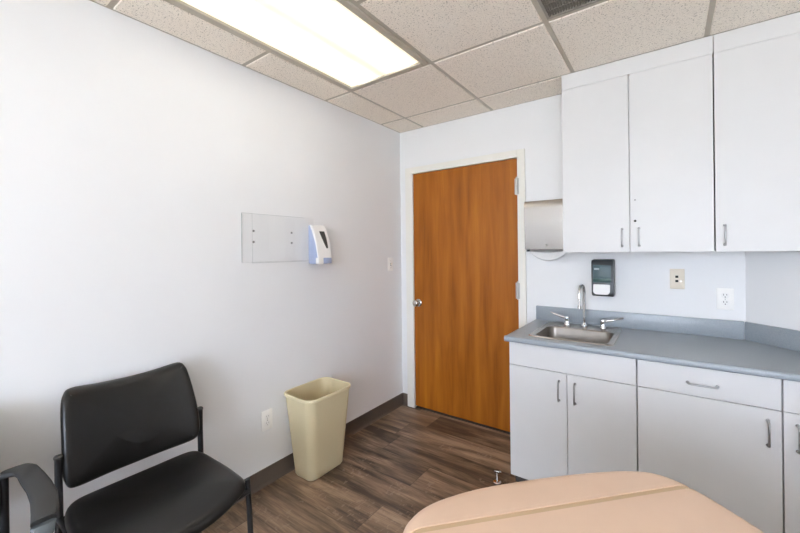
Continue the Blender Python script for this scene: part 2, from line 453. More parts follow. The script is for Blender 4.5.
for a, b in (((XL, YF, H-.002), (XL+.018, YB, H+.002)), ((XL, YB-.018, H-.002), (DIAG-YB, YB, H+.002)), ((XR-.018, YF, H-.002), (XR, DIAG-XR, H+.002)), ((XL, YF, H-.002), (XR, YF+.018, H+.002))): box(bm, a, b)
prism(bm, [(DIAG-YB-.03, YB), (XR-.03, DIAG-XR), (XR, DIAG-XR), (DIAG-YB, YB)], H-.002, H+.002)
obj('trim_2', bm, M['grid'], kind='structure')

# door
d1 = thing('door_1', None, None, (DX0, YB, 0), kind='structure')
bm = new(); box(bm, (DX0+.003, YB-.006, .022), (DX1-.003, YB+.036, DZ-.004), .0015); part('door_panel', bm, M['door'], d1)
bm = new(); FW = .055
for a, b in (((DX0-FW-.02, YB-.016, 0), (DX0, YB-.001, DZ+FW)), ((DX1, YB-.016, 0), (DX1+FW, YB-.001, DZ+FW)), ((DX0, YB-.016, DZ), (DX1, YB-.001, DZ+FW))): box(bm, a, b, .002)
for a, b in (((DX0-.02, YB-.001, 0), (DX0-.0005, YB+W, DZ+.02)), ((DX1+.0005, YB-.001, 0), (DX1+.02, YB+W, DZ+.02)), ((DX0, YB-.001, DZ), (DX1, YB+W, DZ+.02)), ((DX0, YB+.05, 0), (DX0+.016, YB+.07, DZ)), ((DX1-.016, YB+.05, 0), (DX1, YB+.07, DZ)), ((DX0, YB+.05, DZ-.016), (DX1, YB+.07, DZ))): box(bm, a, b)
part('door_frame', bm, M['casing'], d1)
for z in (1.818, 1.066, .30):
    bm = new(); rot = Matrix.Translation((DX1-.002, YB-.024, z-.057))
    lathe(bm, [(.0075, 0), (.0075, .022)], 10, rot)
    for k in range(1, 5): lathe(bm, [(.0075, .0225*k+.001), (.0075, .0225*k+.0225)], 10, rot)
    lathe(bm, [(.003, -.006), (.005, -.003), (.005, .122), (.003, .125)], 8, rot)
    box(bm, (DX1-.018, YB-.018, z-.057), (DX1-.0035, YB-.0065, z+.057)); box(bm, (DX1+.0002, YB-.022, z-.057), (DX1+.012, YB-.0165, z+.057))
    part('hinge', bm, M['hinge'], d1, True)
kx, kz = -1.738, .915
bm = new(); rot = Matrix.Translation((kx, YB-.006, kz)) @ Matrix.Rotation(PI/2, 4, 'X')
lathe(bm, [(.033, 0), (.033, .006), (.028, .010), (.012, .012), (.011, .026), (.016, .030), (.025, .037), (.028, .048), (.026, .058), (.018, .065), (.006, .067)], 24, rot)
part('door_knob', bm, M['satin'], d1, True)
bm = new(); box(bm, (DX0+.003, YB-.0062, kz-.03), (DX0+.006, YB+.02, kz+.03)); part('latch_plate', bm, M['satin'], d1)
bm = new(); box(bm, (DX0-.02, YB+.001, .0005), (DX1+.02, YB+.11, .006), .002); part('threshold', bm, M['kick'], d1)
bm = new(); box(bm, (DX0-.02, YB+W, 0), (DX1+.02, YB+W+.02, DZ+.02)); part('door_backing', bm, M['dark'], d1)

# ------------------------------------------------------------------ ceiling light and vent
def troffer(lx, ly, label, lens='lens'):
    t = thing('ceiling_light', label, 'ceiling light', (lx+.306, ly+.6125, H), 'recessed fluorescent ceiling lights')
    x0, x1, y0, y1 = lx+.013, lx+.6125-.013, ly+.013, ly+1.225-.013
    bm = new(); w_ = .030
    for a, b in (((x0, y0), (x0+w_, y1)), ((x1-w_, y0), (x1, y1)), ((x0+w_, y0), (x1-w_, y0+w_)), ((x0+w_, y1-w_), (x1-w_, y1))):
        box(bm, (a[0], a[1], H-.010), (b[0], b[1], H+.004), .003)
    part('frame', bm, M['grid'], t)
    bm = new(); box(bm, (x0+w_+.004, y0+w_+.004, H-.001), (x1-w_-.004, y1-w_-.004, H+.005)); part('lens', bm, M[lens], t)
    bm = new(); box(bm, (x0+.002, y0+.002, H+.006), (x1-.002, y1-.002, H+.11), .01); part('housing', bm, M['vent'], t)
troffer(*LIGHTS[0], 'long glowing fluorescent light panel set in the ceiling along the white side wall')
troffer(*LIGHTS[1], 'added fill light panel set in the ceiling behind the viewer', 'lens_fill')  # unseen panel, added as fill light from behind the camera
t = thing('air_vent', 'brown-grey slotted return air grille in the ceiling near the wall cabinets', 'air vent', (VENT[0]+.306, VENT[1]+.306, H))
x0, x1, y0, y1 = VENT[0]+.013, VENT[0]+.5995, VENT[1]+.013, VENT[1]+.5995
bm = new()
for a, b in (((x0, y0), (x0+.012, y1)), ((x1-.012, y0), (x1, y1)), ((x0+.012, y0), (x1-.012, y0+.012)), ((x0+.012, y1-.012), (x1-.012, y1))): box(bm, (a[0], a[1], H-.004), (b[0], b[1], H+.003))
part('frame', bm, M['vent'], t)
bm = new(); k = 0; x = x0+.018
while x < x1-.016:
    box(bm, (x, y0+.012, H-.003), (x+.0016, y1-.012, H+.010), rot=Matrix.Rotation(.5, 4, 'Y')); x += .011
y = y0+.05
while y < y1-.03:
    box(bm, (x0+.012, y, H+.001), (x1-.012, y+.0014, H+.008)); y += .048
part('louvre', bm, M['vent'], t)
bm = new(); box(bm, (x0+.002, y0+.002, H+.014), (x1-.002, y1-.002, H+.03)); part('backing', bm, M['ventdark'], t)

# ------------------------------------------------------------------ wall cabinets
YU, YBASE = 2.375, 2.065
def pull(bm, p, vertical, ln=.100, out=.026, r=.0042):
    """wire pull on a front that faces -Y; p = centre on the front"""
    x, y, z = p; h_ = ln/2
    ax = (lambda s, d: (x, y-d, z+s)) if vertical else (lambda s, d: (x+s, y-d, z))
    pts = [ax(-h_, 0), ax(-h_, out*.6), ax(-h_+.004, out*.9), ax(-h_+.012, out), ax(h_-.012, out), ax(h_-.004, out*.9), ax(h_, out*.6), ax(h_, 0)]
    tube(bm, pts, r, 10)
    for s in (-h_, h_):
        mt = Matrix.Translation(ax(s, 0)) @ Matrix.Rotation(PI/2, 4, 'X'); lathe(bm, [(.007, 0), (.007, .003), (.005, .006)], 10, mt)
def wall_cab(x0, x1, doors, label, filler_to, poly):
    t = thing('wall_cabinet', label, 'cabinet', ((x0+x1)/2, YU+.15, 1.345), 'white cabinets hung on the wall')
    ZT = 2.316
    bm = new(); prism(bm, poly(.002), 1.347, ZT-.0, 0); part('body', bm, M['cab'], t)
    bm = new(); prism(bm, [(x0+.0015, YU+.0015), (x1-.0002, YU+.0015), (x1-.0002, YU+.018), (x0+.0015, YU+.018)], ZT+.0002, H-.0065, .0008); part('filler_strip', bm, M['cab'], t)
    for a, b, hx in doors:
        bm = new(); box(bm, (a, YU, 1.343), (b, YU+.018, ZT-.001), .0012); dr = part('door', bm, M['cab'], t)
        bm = new(); pull(bm, (hx, YU, 1.424), True, .094); part('handle', bm, M['steel_pull'], dr, True, top=t)
    return t
bm_poly_a = lambda e: [(-.510+e, YU+.0195), (.1865-e, YU+.0195), (.1865-e, YB-.001), (-.510+e, YB-.001)]
ta = wall_cab(-.512, .187, [(-.511, -.1695, -.2055), (-.1655, .1845, -.1265)], 'double-door white wall cabinet above the sink with two small lock holes', 0, bm_poly_a)
dr2 = [o for o in COL.objects if o.parent == ta and o.name.startswith('door')][1]
for (hx, hz, r_) in ((-.1435, 1.512, .0065), (-.143, 1.626, .0032)):
    bm = new(); lathe(bm, [(r_, 0), (r_*.9, .002), (r_*.4, .0025)], 14, Matrix.Translation((hx, YU, hz)) @ Matrix.Rotation(PI/2, 4, 'X')); part('lock', bm, M['dark'], dr2, top=ta, label='small dark lock hole')
bm_poly_b = lambda e: [(.1885+e, YU+.0195), (.585-e, YU+.0195), (.320, YB-.004), (.1885+e, YB-.004)]
wall_cab(.188, .587, [(.190, .586, .2245)], 'single-door white wall cabinet that meets the angled wall', 0, bm_poly_b)

# ------------------------------------------------------------------ base cabinets
ZC0, ZC1 = .085, .8435
def base_cab(x0, x1, poly, label, fronts, doors, hollow=False):
    t = thing('base_cabinet', label, 'cabinet', ((x0+x1)/2, YBASE+.3, 0), 'white cabinets under the countertop')
    bm = new()
    if not hollow: prism(bm, poly, ZC0, ZC1)
    else:
        (xa, y0_), (xb, _), (_, y1_), _ = poly
        for a, b in (((xa, y0_, ZC0), (xa+.018, y1_, ZC1)), ((xb-.018, y0_, ZC0), (xb, y1_, ZC1)), ((xa+.018, y1_-.012, ZC0), (xb-.018, y1_, ZC1)), ((xa+.018, y0_, ZC0), (xb-.018, y1_-.012, ZC0+.018)), ((xa+.018, y0_, .70), (xb-.018, y0_+.018, .72)), ((-.442, y0_, ZC0+.018), (-.424, y0_+.018, .70))): box(bm, a, b)
    b_ = part('body', bm, M['cab'], t)
    bm = new(); kp = [(min(x, .815), min(max(y, YBASE+.085), DIAG-min(x, .815)-.005)) for x, y in poly]; prism(bm, kp, 0.0, ZC0-.0005); part('toe_kick', bm, M['kick'], t)
    for nm, a, b, z0, z1, hd in fronts:
        bm = new(); box(bm, (a, YBASE, z0), (b, YBASE+.018, z1), .0012); f_ = part(nm, bm, M['cab'], t)
        if hd: bm = new(); pull(bm, (hd[0], YBASE, hd[1]), False, .100); part('handle', bm, M['steel_pull'], f_, True, top=t)
    for a, b, hx in doors:
        bm = new(); box(bm, (a, YBASE, ZC0), (b, YBASE+.018, .7105), .0012); f_ = part('door', bm, M['cab'], t)
        bm = new(); pull(bm, (hx, YBASE, .616), True, .100); part('handle', bm, M['steel_pull'], f_, True, top=t)
    return t
Yc_ = YBASE+.0195
base_cab(-.738, -.126, [(-.738, Yc_), (-.127, Yc_), (-.127, YB-.002), (-.738, YB-.002)], 'double-door white base cabinet under the sink beside the brown door',
         [('false_front', -.737, -.1275, .7135, .840, None)], [(-.737, -.4345, -.4725), (-.4315, -.1275, -.395)], True)
base_cab(-.124, .360, [(-.1235, Yc_), (.359, Yc_), (.359, 2.60), (.300, YB-.004), (-.1235, YB-.004)], 'wide single-door white base cabinet with a drawer above',
         [('drawer', -.1225, .3585, .7135, .840, (.115, .769))], [(-.1225, .3585, .3185)])
base_cab(.362, .875, [(.363, Yc_), (.872, Yc_), (.872, DIAG-.874), (.363, DIAG-.366)], 'white base cabinet in the corner against the angled wall',
         [('drawer', .3635, .874, .7135, .840, (.62, .769))], [(.3635, .617, .4025), (.620, .874, .82)])

# ------------------------------------------------------------------ countertop
CT0, CT1, CX0, CYF = .8445, .8725, -.757, 2.036
SX0, SX1, SY0, SY1 = -.652, -.226, 2.118, 2.600      # sink rim
ct = thing('countertop', 'blue-grey laminate countertop with a raised back lip over the base cabinets', 'countertop', (0, 2.35, CT0))
HX0, HX1, HY0, HY1 = SX0+.012, SX1-.012, SY0+.012, SY1-.012
bm = new()
e1 = DIAG-.003
box(bm, (CX0+.008, CYF+.012, CT0), (HX0, YB-.001, CT1)); box(bm, (HX0, CYF+.012, CT0), (HX1, HY0, CT1)); box(bm, (HX0, HY1, CT0), (HX1, YB-.001, CT1))
prism(bm, [(HX1, CYF+.012), (e1-CYF-.012, CYF+.012), (e1-YB+.001, YB-.001), (HX1, YB-.001)], CT0, CT1)
part('slab', bm, M['counter'], ct)
bm = new()   # rolled front edge with a slight no-drip ridge
pr = [(.0125, CT0), (.006, CT0), (.001, CT0+.004), (0, CT0+.012), (.001, CT1-.006), (.004, CT1-.001), (.009, CT1+.0015), (.016, CT1+.0018), (.024, CT1+.0004), (.0245, CT1-.001), (.0125, CT1-.001)]
loft(bm, [[Vector((x, CYF+d, z)) for d, z in pr] for x in (CX0, e1-CYF-.03)])
pl = [(0.0085, CT0), (.003, CT0), (0, CT0+.004), (0, CT1-.003), (.003, CT1), (.0085, CT1)]
loft(bm, [[Vector((CX0+d, y, z)) for d, z in pl] for y in (CYF+.012, YB-.001)])
part('front_edge', bm, M['counter'], ct, True)
BZ = .969
bm = new(); box(bm, (CX0+.006, YB-.021, CT1+.0003), (DIAG-YB-.009, YB-.001, BZ), .003); 
prism(bm, [(DIAG-YB-.0085, YB-.021), (e1-CYF-.03-.012, CYF+.03-.012+.0), (e1-CYF-.032, CYF+.032), (DIAG-YB-.0005, YB-.0025)], CT1+.0003, BZ, .003)
part('backsplash', bm, M['counter'], ct, True)

# ------------------------------------------------------------------ sink and faucet
t = thing('sink', 'small square stainless steel sink set into the countertop', 'sink', ((SX0+SX1)/2, (SY0+SY1)/2, CT1))
z = CT1
rg = lambda i, zz, r: [Vector((x, y, zz)) for x, y in rrect(SX0+i, SX1-i, SY0+i, SY1-i, r)]
BX0, BX1, BY0, BY1 = -.622, -.256, 2.146, 2.462
bg = lambda i, zz, r: [Vector((x, y, zz)) for x, y in rrect(BX0+i, BX1-i, BY0+i, BY1-i, r)]
bm = new()
loft(bm, [rg(0, z+.0005, .03), rg(.002, z+.004, .029), rg(.006, z+.0055, .026), rg(.012, z+.004, .022), bg(-.006, z+.003, .05), bg(-.001, z+.001, .048)], False, False)
part('rim', bm, M['steel'], t, True)
bm = new()
loft(bm, [bg(-.001, z+.001, .048), bg(.003, z-.008, .046), bg(.005, z-.10, .046), bg(.012, z-.135, .05), bg(.035, z-.150, .05), bg(.12, z-.156, .02)], cap0=False)
part('basin', bm, M['basin'], t, True)
bm = new(); lathe(bm, [(.04, 0), (.04, .002), (.034, .003), (.028, -.001+.002), (.006, .001)], 20, Matrix.Translation(((BX0+BX1)/2, (BY0+BY1)/2, z-.1555))); part('drain', bm, M['chrome'], t, True)
t = thing('faucet', 'tall chrome gooseneck faucet with two paddle handles behind the sink', 'faucet', (-.428, 2.545, z+.003))
FZ = z+.006; FYY = 2.545
bm = new()
lathe(bm, [(.020, 0), (.020, .006), (.014, .012), (.012, .020), (.0095, .024)], 20, Matrix.Translation((-.428, FYY, FZ)))
path = [(-.428, FYY, FZ+.02), (-.428, FYY, FZ+.12), (-.428, FYY, 1.085)]
for i in range(1, 13):
    a = PI*i/12; path.append((-.428-.008*(1-math.cos(a))/2, FYY-.055+.055*math.cos(a), 1.085+.055*math.sin(a)))
path += [(-.436, FYY-.110, 1.05), (-.436, FYY-.110, 1.012)]
tube(bm, path, .0086, 14)
part('spout', bm, M['chrome'], t, True)
bm = new(); lathe(bm, [(.007, .0), (.0105, .001), (.0105, .018), (.008, .024)], 16, Matrix.Translation((-.436, FYY-.110, 1.000))); part('aerator', bm, M['satin'], t, True)
for hx, dx in ((-.528, -1), (-.324, 1)):
    bm = new()
    lathe(bm, [(.019, 0), (.019, .005), (.015, .012), (.0145, .035), (.016, .040), (.014, .050), (.006, .054)], 20, Matrix.Translation((hx, FYY-.005, FZ)))
    P = [Vector((hx+dx*s, FYY-.005+yy, FZ+zz)) for s, yy, zz in ((.0, 0, .043), (.02, .004, .045), (.05, .012, .052), (.08, .02, .060), (.105, .026, .066))]
    rings = []
    for p, w_, h_ in zip(P, (.009, .008, .010, .013, .009), (.009, .008, .0075, .007, .005)):
        rings.append([p+Vector((0, w_*math.cos(2*PI*k/12), h_*math.sin(2*PI*k/12))) for k in range(12)])
    loft(bm, rings)
    part('handle', bm, M['chrome'], t, True)

# ------------------------------------------------------------------ dispensers
t = thing('paper_towel_dispenser', 'stainless steel paper towel dispenser mounted between the door and wall cabinet', 'towel dispenser', (-.66, YB, 1.358))
TX0, TX1, TZ0, TZ1 = -.802, -.522, 1.360, 1.692
bm = new(); box(bm, (TX0+.002, YB-.075, TZ0), (TX1-.002, YB-.0005, TZ1-.003), .002); part('body', bm, M['steel'], t)
bm = new(); n = 14; prof = []
for i in range(n+1):          # the cover leans out to mid height, then stands upright and rounds in at the top
    q_ = i/n; d_ = .086+.016*min(1, q_/.55)**1.0-.012*max(0, (q_-.9)/.1)**2
    prof.append((YB-d_, TZ0+.003+(TZ1-TZ0-.003)*q_))
outer = [Vector((TX0, y, zz)) for y, zz in prof]+[Vector((TX0, YB-.0755, TZ1)), Vector((TX0, YB-.0755, TZ0+.003))]
loft(bm, [outer, [p+Vector((TX1-TX0, 0, 0)) for p in outer]])
part('front_cover', bm, M['steel'], t, True)
bm = new(); lathe(bm, [(.007, 0), (.007, .002), (.003, .004)], 12, Matrix.Translation((-.66, YB-.0955, TZ0+.03)) @ Matrix.Rotation(PI/2, 4, 'X')); part('lock', bm, M['satin'], t)
bm = new(); box(bm, (TX0+.004, YB-.07, TZ0-.012), (TX0+.022, YB-.02, TZ0-.0005), .003); part('mounting_tab', bm, M['black_metal'], t)
bm = new()   # paper towel: a folded sheet sagging from the slot
rings = []
for i in range(25):
    s = i/24; x = -.778+.244*s; sag = math.sin(PI*s)**.75
    yb = YB-.045-.012*sag; zt = TZ0-.001; zb = TZ0-.012-.062*sag
    rings.append([Vector(p) for p in ((x, YB-.040, zt), (x, yb-.012, zt-.3*(zt-zb)), (x, yb-.016, zb+.004), (x, yb-.004, zb-.002), (x, yb+.010, zb+.004), (x, yb+.004, zt-.3*(zt-zb)), (x, YB-.034, zt))])
loft(bm, rings)
o = obj('paper_towel', bm, M['paper'], None, True, loc=(-.66, YB-.04, TZ0)); tag(o, 'white folded paper towel sagging out of the steel dispenser', 'paper towel')

t = thing('soap_dispenser', 'charcoal and teal soap dispenser with a white push bar above the faucet', 'soap dispenser', (-.328, YB, 1.066))
DXa, DXb = -.388, -.268; Za, Zb = 1.068, 1.298; YD = YB-.105
bm = new(); box(bm, (DXa+.004, YB-.02, Za+.01), (DXb-.004, YB-.0005, Zb-.006), .004); part('back_plate', bm, M['charcoal'], t)
bm = new()
sect = [(YB-.021, Za+.012), (YD+.018, Za), (YD, Za+.02), (YD, Zb-.022), (YD+.012, Zb-.004), (YB-.021, Zb)]
loft(bm, [[Vector((x, y, zz)) for y, zz in sect] for x in (DXa, DXb)])
bmesh.ops.bevel(bm, geom=list(bm.edges), offset=.004, segments=2, affect='EDGES')
part('body', bm, M['charcoal'], t, True)
bm = new(); box(bm, (DXa+.009, YD-.003, Za+.088), (DXb-.013, YD+.01, Zb-.036), .002); part('window', bm, M['teal'], t, True)
bm = new(); box(bm, (DXa+.009, YD-.0042, Za+.089), (DXb-.013, YD+.01, Za+.114), .002); part('soap_level', bm, M['teal_low'], t, True)
bm = new(); box(bm, (DXa+.016, YD-.0046, Zb-.066), (DXa+.044, YD-.003, Zb-.054), .0005); part('label', bm, M['label'], t, label='small pale label')
bm = new(); pts = [(DXa+.012, Za+.075), (DXa+.010, Za+.028), (DXa+.022, Za+.014), (DXb-.030, Za+.014), (DXb-.019, Za+.028), (DXb-.018, Za+.075)]
loft(bm, [[Vector((x, YD-.014, zz)) for x, zz in pts], [Vector((x, YD-.0005, zz)) for x, zz in pts]])
bmesh.ops.bevel(bm, geom=list(bm.edges), offset=.003, segments=2, affect='EDGES'); part('push_bar', bm, M['white_plastic'], t, True)

# hand sanitizer dispenser on wall_left
t = thing('sanitizer_dispenser', 'white and pale blue hand sanitizer dispenser beside the clear wall holder', 'sanitizer dispenser', (XL, 1.665, 1.28))
ya, yb_, za, zb = 1.616, 1.726, 1.282, 1.538
bm = new(); 
side = [(XL+.0005, za+.004), (XL+.070, za+.0), (XL+.085, za+.02), (XL+.075, za+.14), (XL+.045, zb-.03), (XL+.018, zb-.002), (XL+.0005, zb)]
loft(bm, [[Vector((x, y, zz)) for x, zz in side] for y in (ya, yb_)])
bmesh.ops.bevel(bm, geom=[e for e in bm.edges], offset=.003, segments=2, affect='EDGES')
part('housing', bm, M['lav'], t, True)
bm = new()
prof = [(XL+.012, zb+.004), (XL+.030, zb+.003), (XL+.056, zb-.03), (XL+.080, zb-.10), (XL+.096, za+.07), (XL+.100, za+.042), (XL+.090, za+.040), (XL+.070, za+.14), (XL+.040, zb-.035)]
loft(bm, [[Vector((x, y, zz)) for x, zz in prof] for y in (ya-.002, yb_+.002)])
bmesh.ops.bevel(bm, geom=[e for e in bm.edges], offset=.0025, segments=2, affect='EDGES')
part('cover', bm, M['white_plastic'], t, True)
bm = new()
def cx(zz):
    for (xa, z1_), (xb, z2_) in zip(prof, prof[1:]):
        if z2_ <= zz <= z1_: return xa+(xb-xa)*(z1_-zz)/(z1_-z2_)
    return XL+.1
rows = [(1.498, 1.658, 1.700), (1.475, 1.662, 1.702), (1.450, 1.668, 1.704), (1.425, 1.676, 1.705), (1.398, 1.688, 1.706), (1.385, 1.694, 1.704)]
loft(bm, [[Vector((cx(zz)+d, y, zz)) for d, y in ((-.006, y0_), (-.006, y1_), (.003, y1_), (.003, y0_))] for zz, y0_, y1_ in rows]); part('window', bm, M['smoke'], t, label='dark tapered viewing window')
bm = new(); box(bm, (XL+.086, 1.662, za+.004), (XL+.103, yb_+.0015, za+.040), .003); part('push_button', bm, M['lav'], t, True)
bm = new(); box(bm, (XL+.072, ya-.0015, za+.001), (XL+.0985, 1.6605, za+.0425), .003); part('lower_cover', bm, M['white_plastic'], t, True)

# clear acrylic wall holder
t = thing('wall_holder', 'clear acrylic pocket holder screwed to the white side wall', 'wall holder', (XL, 1.36, 1.305))
ya, yb_, za, zb, xf = 1.145, 1.575, 1.306, 1.584, XL+.100; th = .0035
bm = new(); box(bm, (XL+.001, ya, za), (XL+.001+th, yb_, zb)); part('back_panel', bm, M['acrylic'], t)
bm = new(); box(bm, (XL+.005, ya+th, za), (xf, yb_-th, za+th)); part('bottom', bm, M['acrylic'], t)
bm = new()
a0, a1 = ya+.105, yb_-.105   # front panel is open in the middle
pts = [(ya, za), (yb_, za), (yb_, zb-.012), (a1+.02, zb-.012), (a1, zb-.03), (a1, za+.06), (a1-.02, za+.045), (a0+.02, za+.045), (a0, za+.06), (a0, zb-.03), (a0-.02, zb-.012), (ya, zb-.012)]
lo = [Vector((xf, y, zz)) for y, zz in pts]; loft(bm, [lo, [p+Vector((th, 0, 0)) for p in lo]]); part('front_panel', bm, M['acrylic'], t)
for y in (ya, yb_-th):
    bm = new(); box(bm, (XL+.005, y, za), (xf-.0005, y+th, zb)); part('side_panel', bm, M['acrylic'], t)
bm = new(); box(bm, (XL+.005, ya+.285, za+th+.001), (xf-.0005, ya+.285+th, zb-.02)); part('divider', bm, M['acrylic'], t)
bm = new()   # polished edges read as thin grey-white lines
for a, b in (((XL+.001, ya-.0012, za), (XL+.006, ya-.0002, zb)), ((XL+.004, ya, zb+.0002), (XL+.006, yb_, zb+.0014)), ((xf+.0005, ya-.001, za-.0014), (xf+.003, yb_, za-.0004)), ((xf+.0036, ya+.0, za), (xf+.0042, ya+.001, zb-.012))): box(bm, a, b)
part('panel_edges', bm, M['acrylic_edge'], t)
for y, zz in ((1.216, 1.486), (1.216, 1.423), (1.479, 1.484), (1.479, 1.420)):
    bm = new(); lathe(bm, [(.0065, 0), (.006, .003), (.003, .0045)], 12, Matrix.Translation((XL+.0046, y, zz)) @ Matrix.Rotation(PI/2, 4, 'Y')); part('screw', bm, M['hinge_dark'], t, True)

# ------------------------------------------------------------------ wall plates
def plate(name, label, cat, c, wall, mat, group=None, w_=.072, h_=.116):
    """cover plate; wall 'L' faces +X, 'B' faces -Y. returns (thing, placer)"""
    t = thing(name, label, cat, c, group)
    if wall == 'L': mtx = Matrix.Translation(c) @ Matrix.Rotation(PI/2, 4, 'Z') @ Matrix.Rotation(PI/2, 4, 'X')
    else: mtx = Matrix.Translation(c) @ Matrix.Rotation(PI/2, 4, 'X')
    bm = new(); r1 = rrect(-w_/2, w_/2, -h_/2, h_/2, .004); r2 = rrect(-w_/2+.003, w_/2-.003, -h_/2+.003, h_/2-.003, .004)
    loft(bm, [[mtx @ Vector((x, y, .0005)) for x, y in r1], [mtx @ Vector((x, y, .003)) for x, y in r1], [mtx @ Vector((x, y, .0055)) for x, y in r2]])
    part('cover_plate', bm, mat, t, True)
    return t, mtx
def flat(mtx, pts, z0, z1):
    bm = new(); loft(bm, [[mtx @ Vector((x, y, z_)) for x, y in pts] for z_ in (z0, z1)]); return bm
def outlet(label, c, wall, slot='dark'):
    t, m = plate('electrical_outlet', label, 'outlet', c, wall, M['plate'], 'white duplex wall outlets')
    for s in (-1, 1):
        rc = part('receptacle', flat(m, rrect(-.017, .017, s*.0195-.0145, s*.0195+.0145, .012), .005, .0072), M['white_plastic'], t, True)
        bm = new()
        for x, hh in ((-.0065, .0045), (.0065, .0037)):
            b2 = [m @ Vector((x+sx*.0012, s*.0195+.004+sy*hh, zz)) for zz in (.007, .0076) for sx, sy in ((-1, -1), (1, -1), (1, 1), (-1, 1))]
            loft(bm, [b2[:4], b2[4:]])
        gp = rrect(-.0026, .0026, s*.0195-.0105, s*.0195-.0055, .0024, 3)
        loft(bm, [[m @ Vector((x, y, zz)) for x, y in gp] for zz in (.007, .0076)])
        part('slots', bm, M[slot], rc, top=t)
    bm = new(); lathe(bm, [(.003, .0055), (.0028, .0072), (.001, .0076)], 10, m); part('screw', bm, M['satin'], t, True)
outlet('white duplex outlet low on the side wall between chair and wastebasket', (XL, 1.292, .376), 'L', 'slot_grey')
outlet('white duplex outlet just above the counter backsplash near the room corner', (.249, YB, 1.082), 'B')
t, m = plate('light_switch', 'small white light switch plate on the side wall beside the door', 'light switch', (XL, 2.502, 1.248), 'L', M['plate'])
part('toggle_slot', flat(m, rrect(-.005, .005, -.012, .012, .001, 2), .005, .0062), M['dark'], t)
bm = new(); box(bm, (-.0035, -.006, .005), (.0035, .004, .018), .001, rot=None); bmesh.ops.transform(bm, matrix=m @ Matrix.Rotation(-.4, 4, 'X'), verts=bm.verts); part('toggle', bm, M['ivory'], t)
for s in (-1, 1):
    bm = new(); lathe(bm, [(.003, .0055), (.0028, .0068), (.001, .0072)], 10, m @ Matrix.Translation((0, s*.030, 0))); part('screw', bm, M['satin'], t, True)
t, m = plate('phone_jack', 'beige phone and data jack plate with two dark ports under wall cabinets', 'wall jack', (.041, YB, 1.184), 'B', M['ivory'], w_=.069)
for s in (-1, 1): part('port', flat(m, rrect(-.0085, .0055, s*.0125-.0065, s*.0125+.0065, .001, 2), .005, .0062), M['dark'], t, label='dark square port')
part('port_label', flat(m, rrect(.013, .021, -.0165, -.0095, .001, 2), .005, .006), M['satin'], t)

# ------------------------------------------------------------------ wastebasket
t = thing('wastebasket', 'tall beige rectangular plastic wastebasket standing against the side wall', 'wastebasket', (-1.775, 1.573, 0))
def wb(s, z_, r=None, grow=0):
    hx = .088+(.132-.088)*s+grow; hy = .140+(.178-.140)*s+grow; r = r or (.044+.014*s)
    return [Vector((-1.792+.010*s+x, 1.578-.012*s+y, z_)) for x, y in rrect(-hx, hx, -hy, hy, r, 7)]
HB = .505
bm = new()
outer = [wb(0, 0.0005, grow=-.012), wb(0, .004, grow=-.004), wb(0.01, .012)]+[wb(i/10, .012+(HB-.012)*i/10) for i in range(1, 11)]
inner = [wb(1, HB, grow=-.003)]+[wb(i/10, .012+(HB-.012)*i/10, grow=-.003) for i in range(9, 0, -1)]+[wb(0, .015, grow=-.005)]
loft(bm, outer+inner); body = part('body', bm, M['bin'], t, True)
bm = new(); prof = [(.0005, -.014), (.003, -.014), (.005, -.010), (.0055, -.003), (.0045, .002), (.001, .0035), (-.003, .003), (-.0035, -.002), (.0005, -.0015)]
Rr = [[p for p in wb(1, HB+dz, grow=g)] for g, dz in prof]; Rr.append(Rr[0]); loft(bm, Rr, False, False)
part('rim', bm, M['bin_rim'], t, True)

# ------------------------------------------------------------------ doorstop
t = thing('doorstop', 'small chrome doorstop standing on the floor by the sink cabinet corner', 'doorstop', (-.822, 2.075, 0))
bm = new(); lathe(bm, [(.023, .0003), (.023, .004), (.017, .007), (.008, .009)], 20, Matrix.Translation((-.822, 2.075, 0))); part('base', bm, M['chrome'], t, True)
bm = new(); tube(bm, [(-.822, 2.075, .008), (-.824, 2.082, .03), (-.828, 2.092, .046)], [.006, .005, .0055]); part('post', bm, M['satin'], t, True)
bm = new(); tube(bm, [(-.845, 2.088, .052), (-.838, 2.090, .053), (-.812, 2.096, .053), (-.806, 2.098, .052)], [.004, .008, .008, .004]); part('bumper', bm, M['satin'], t, True)

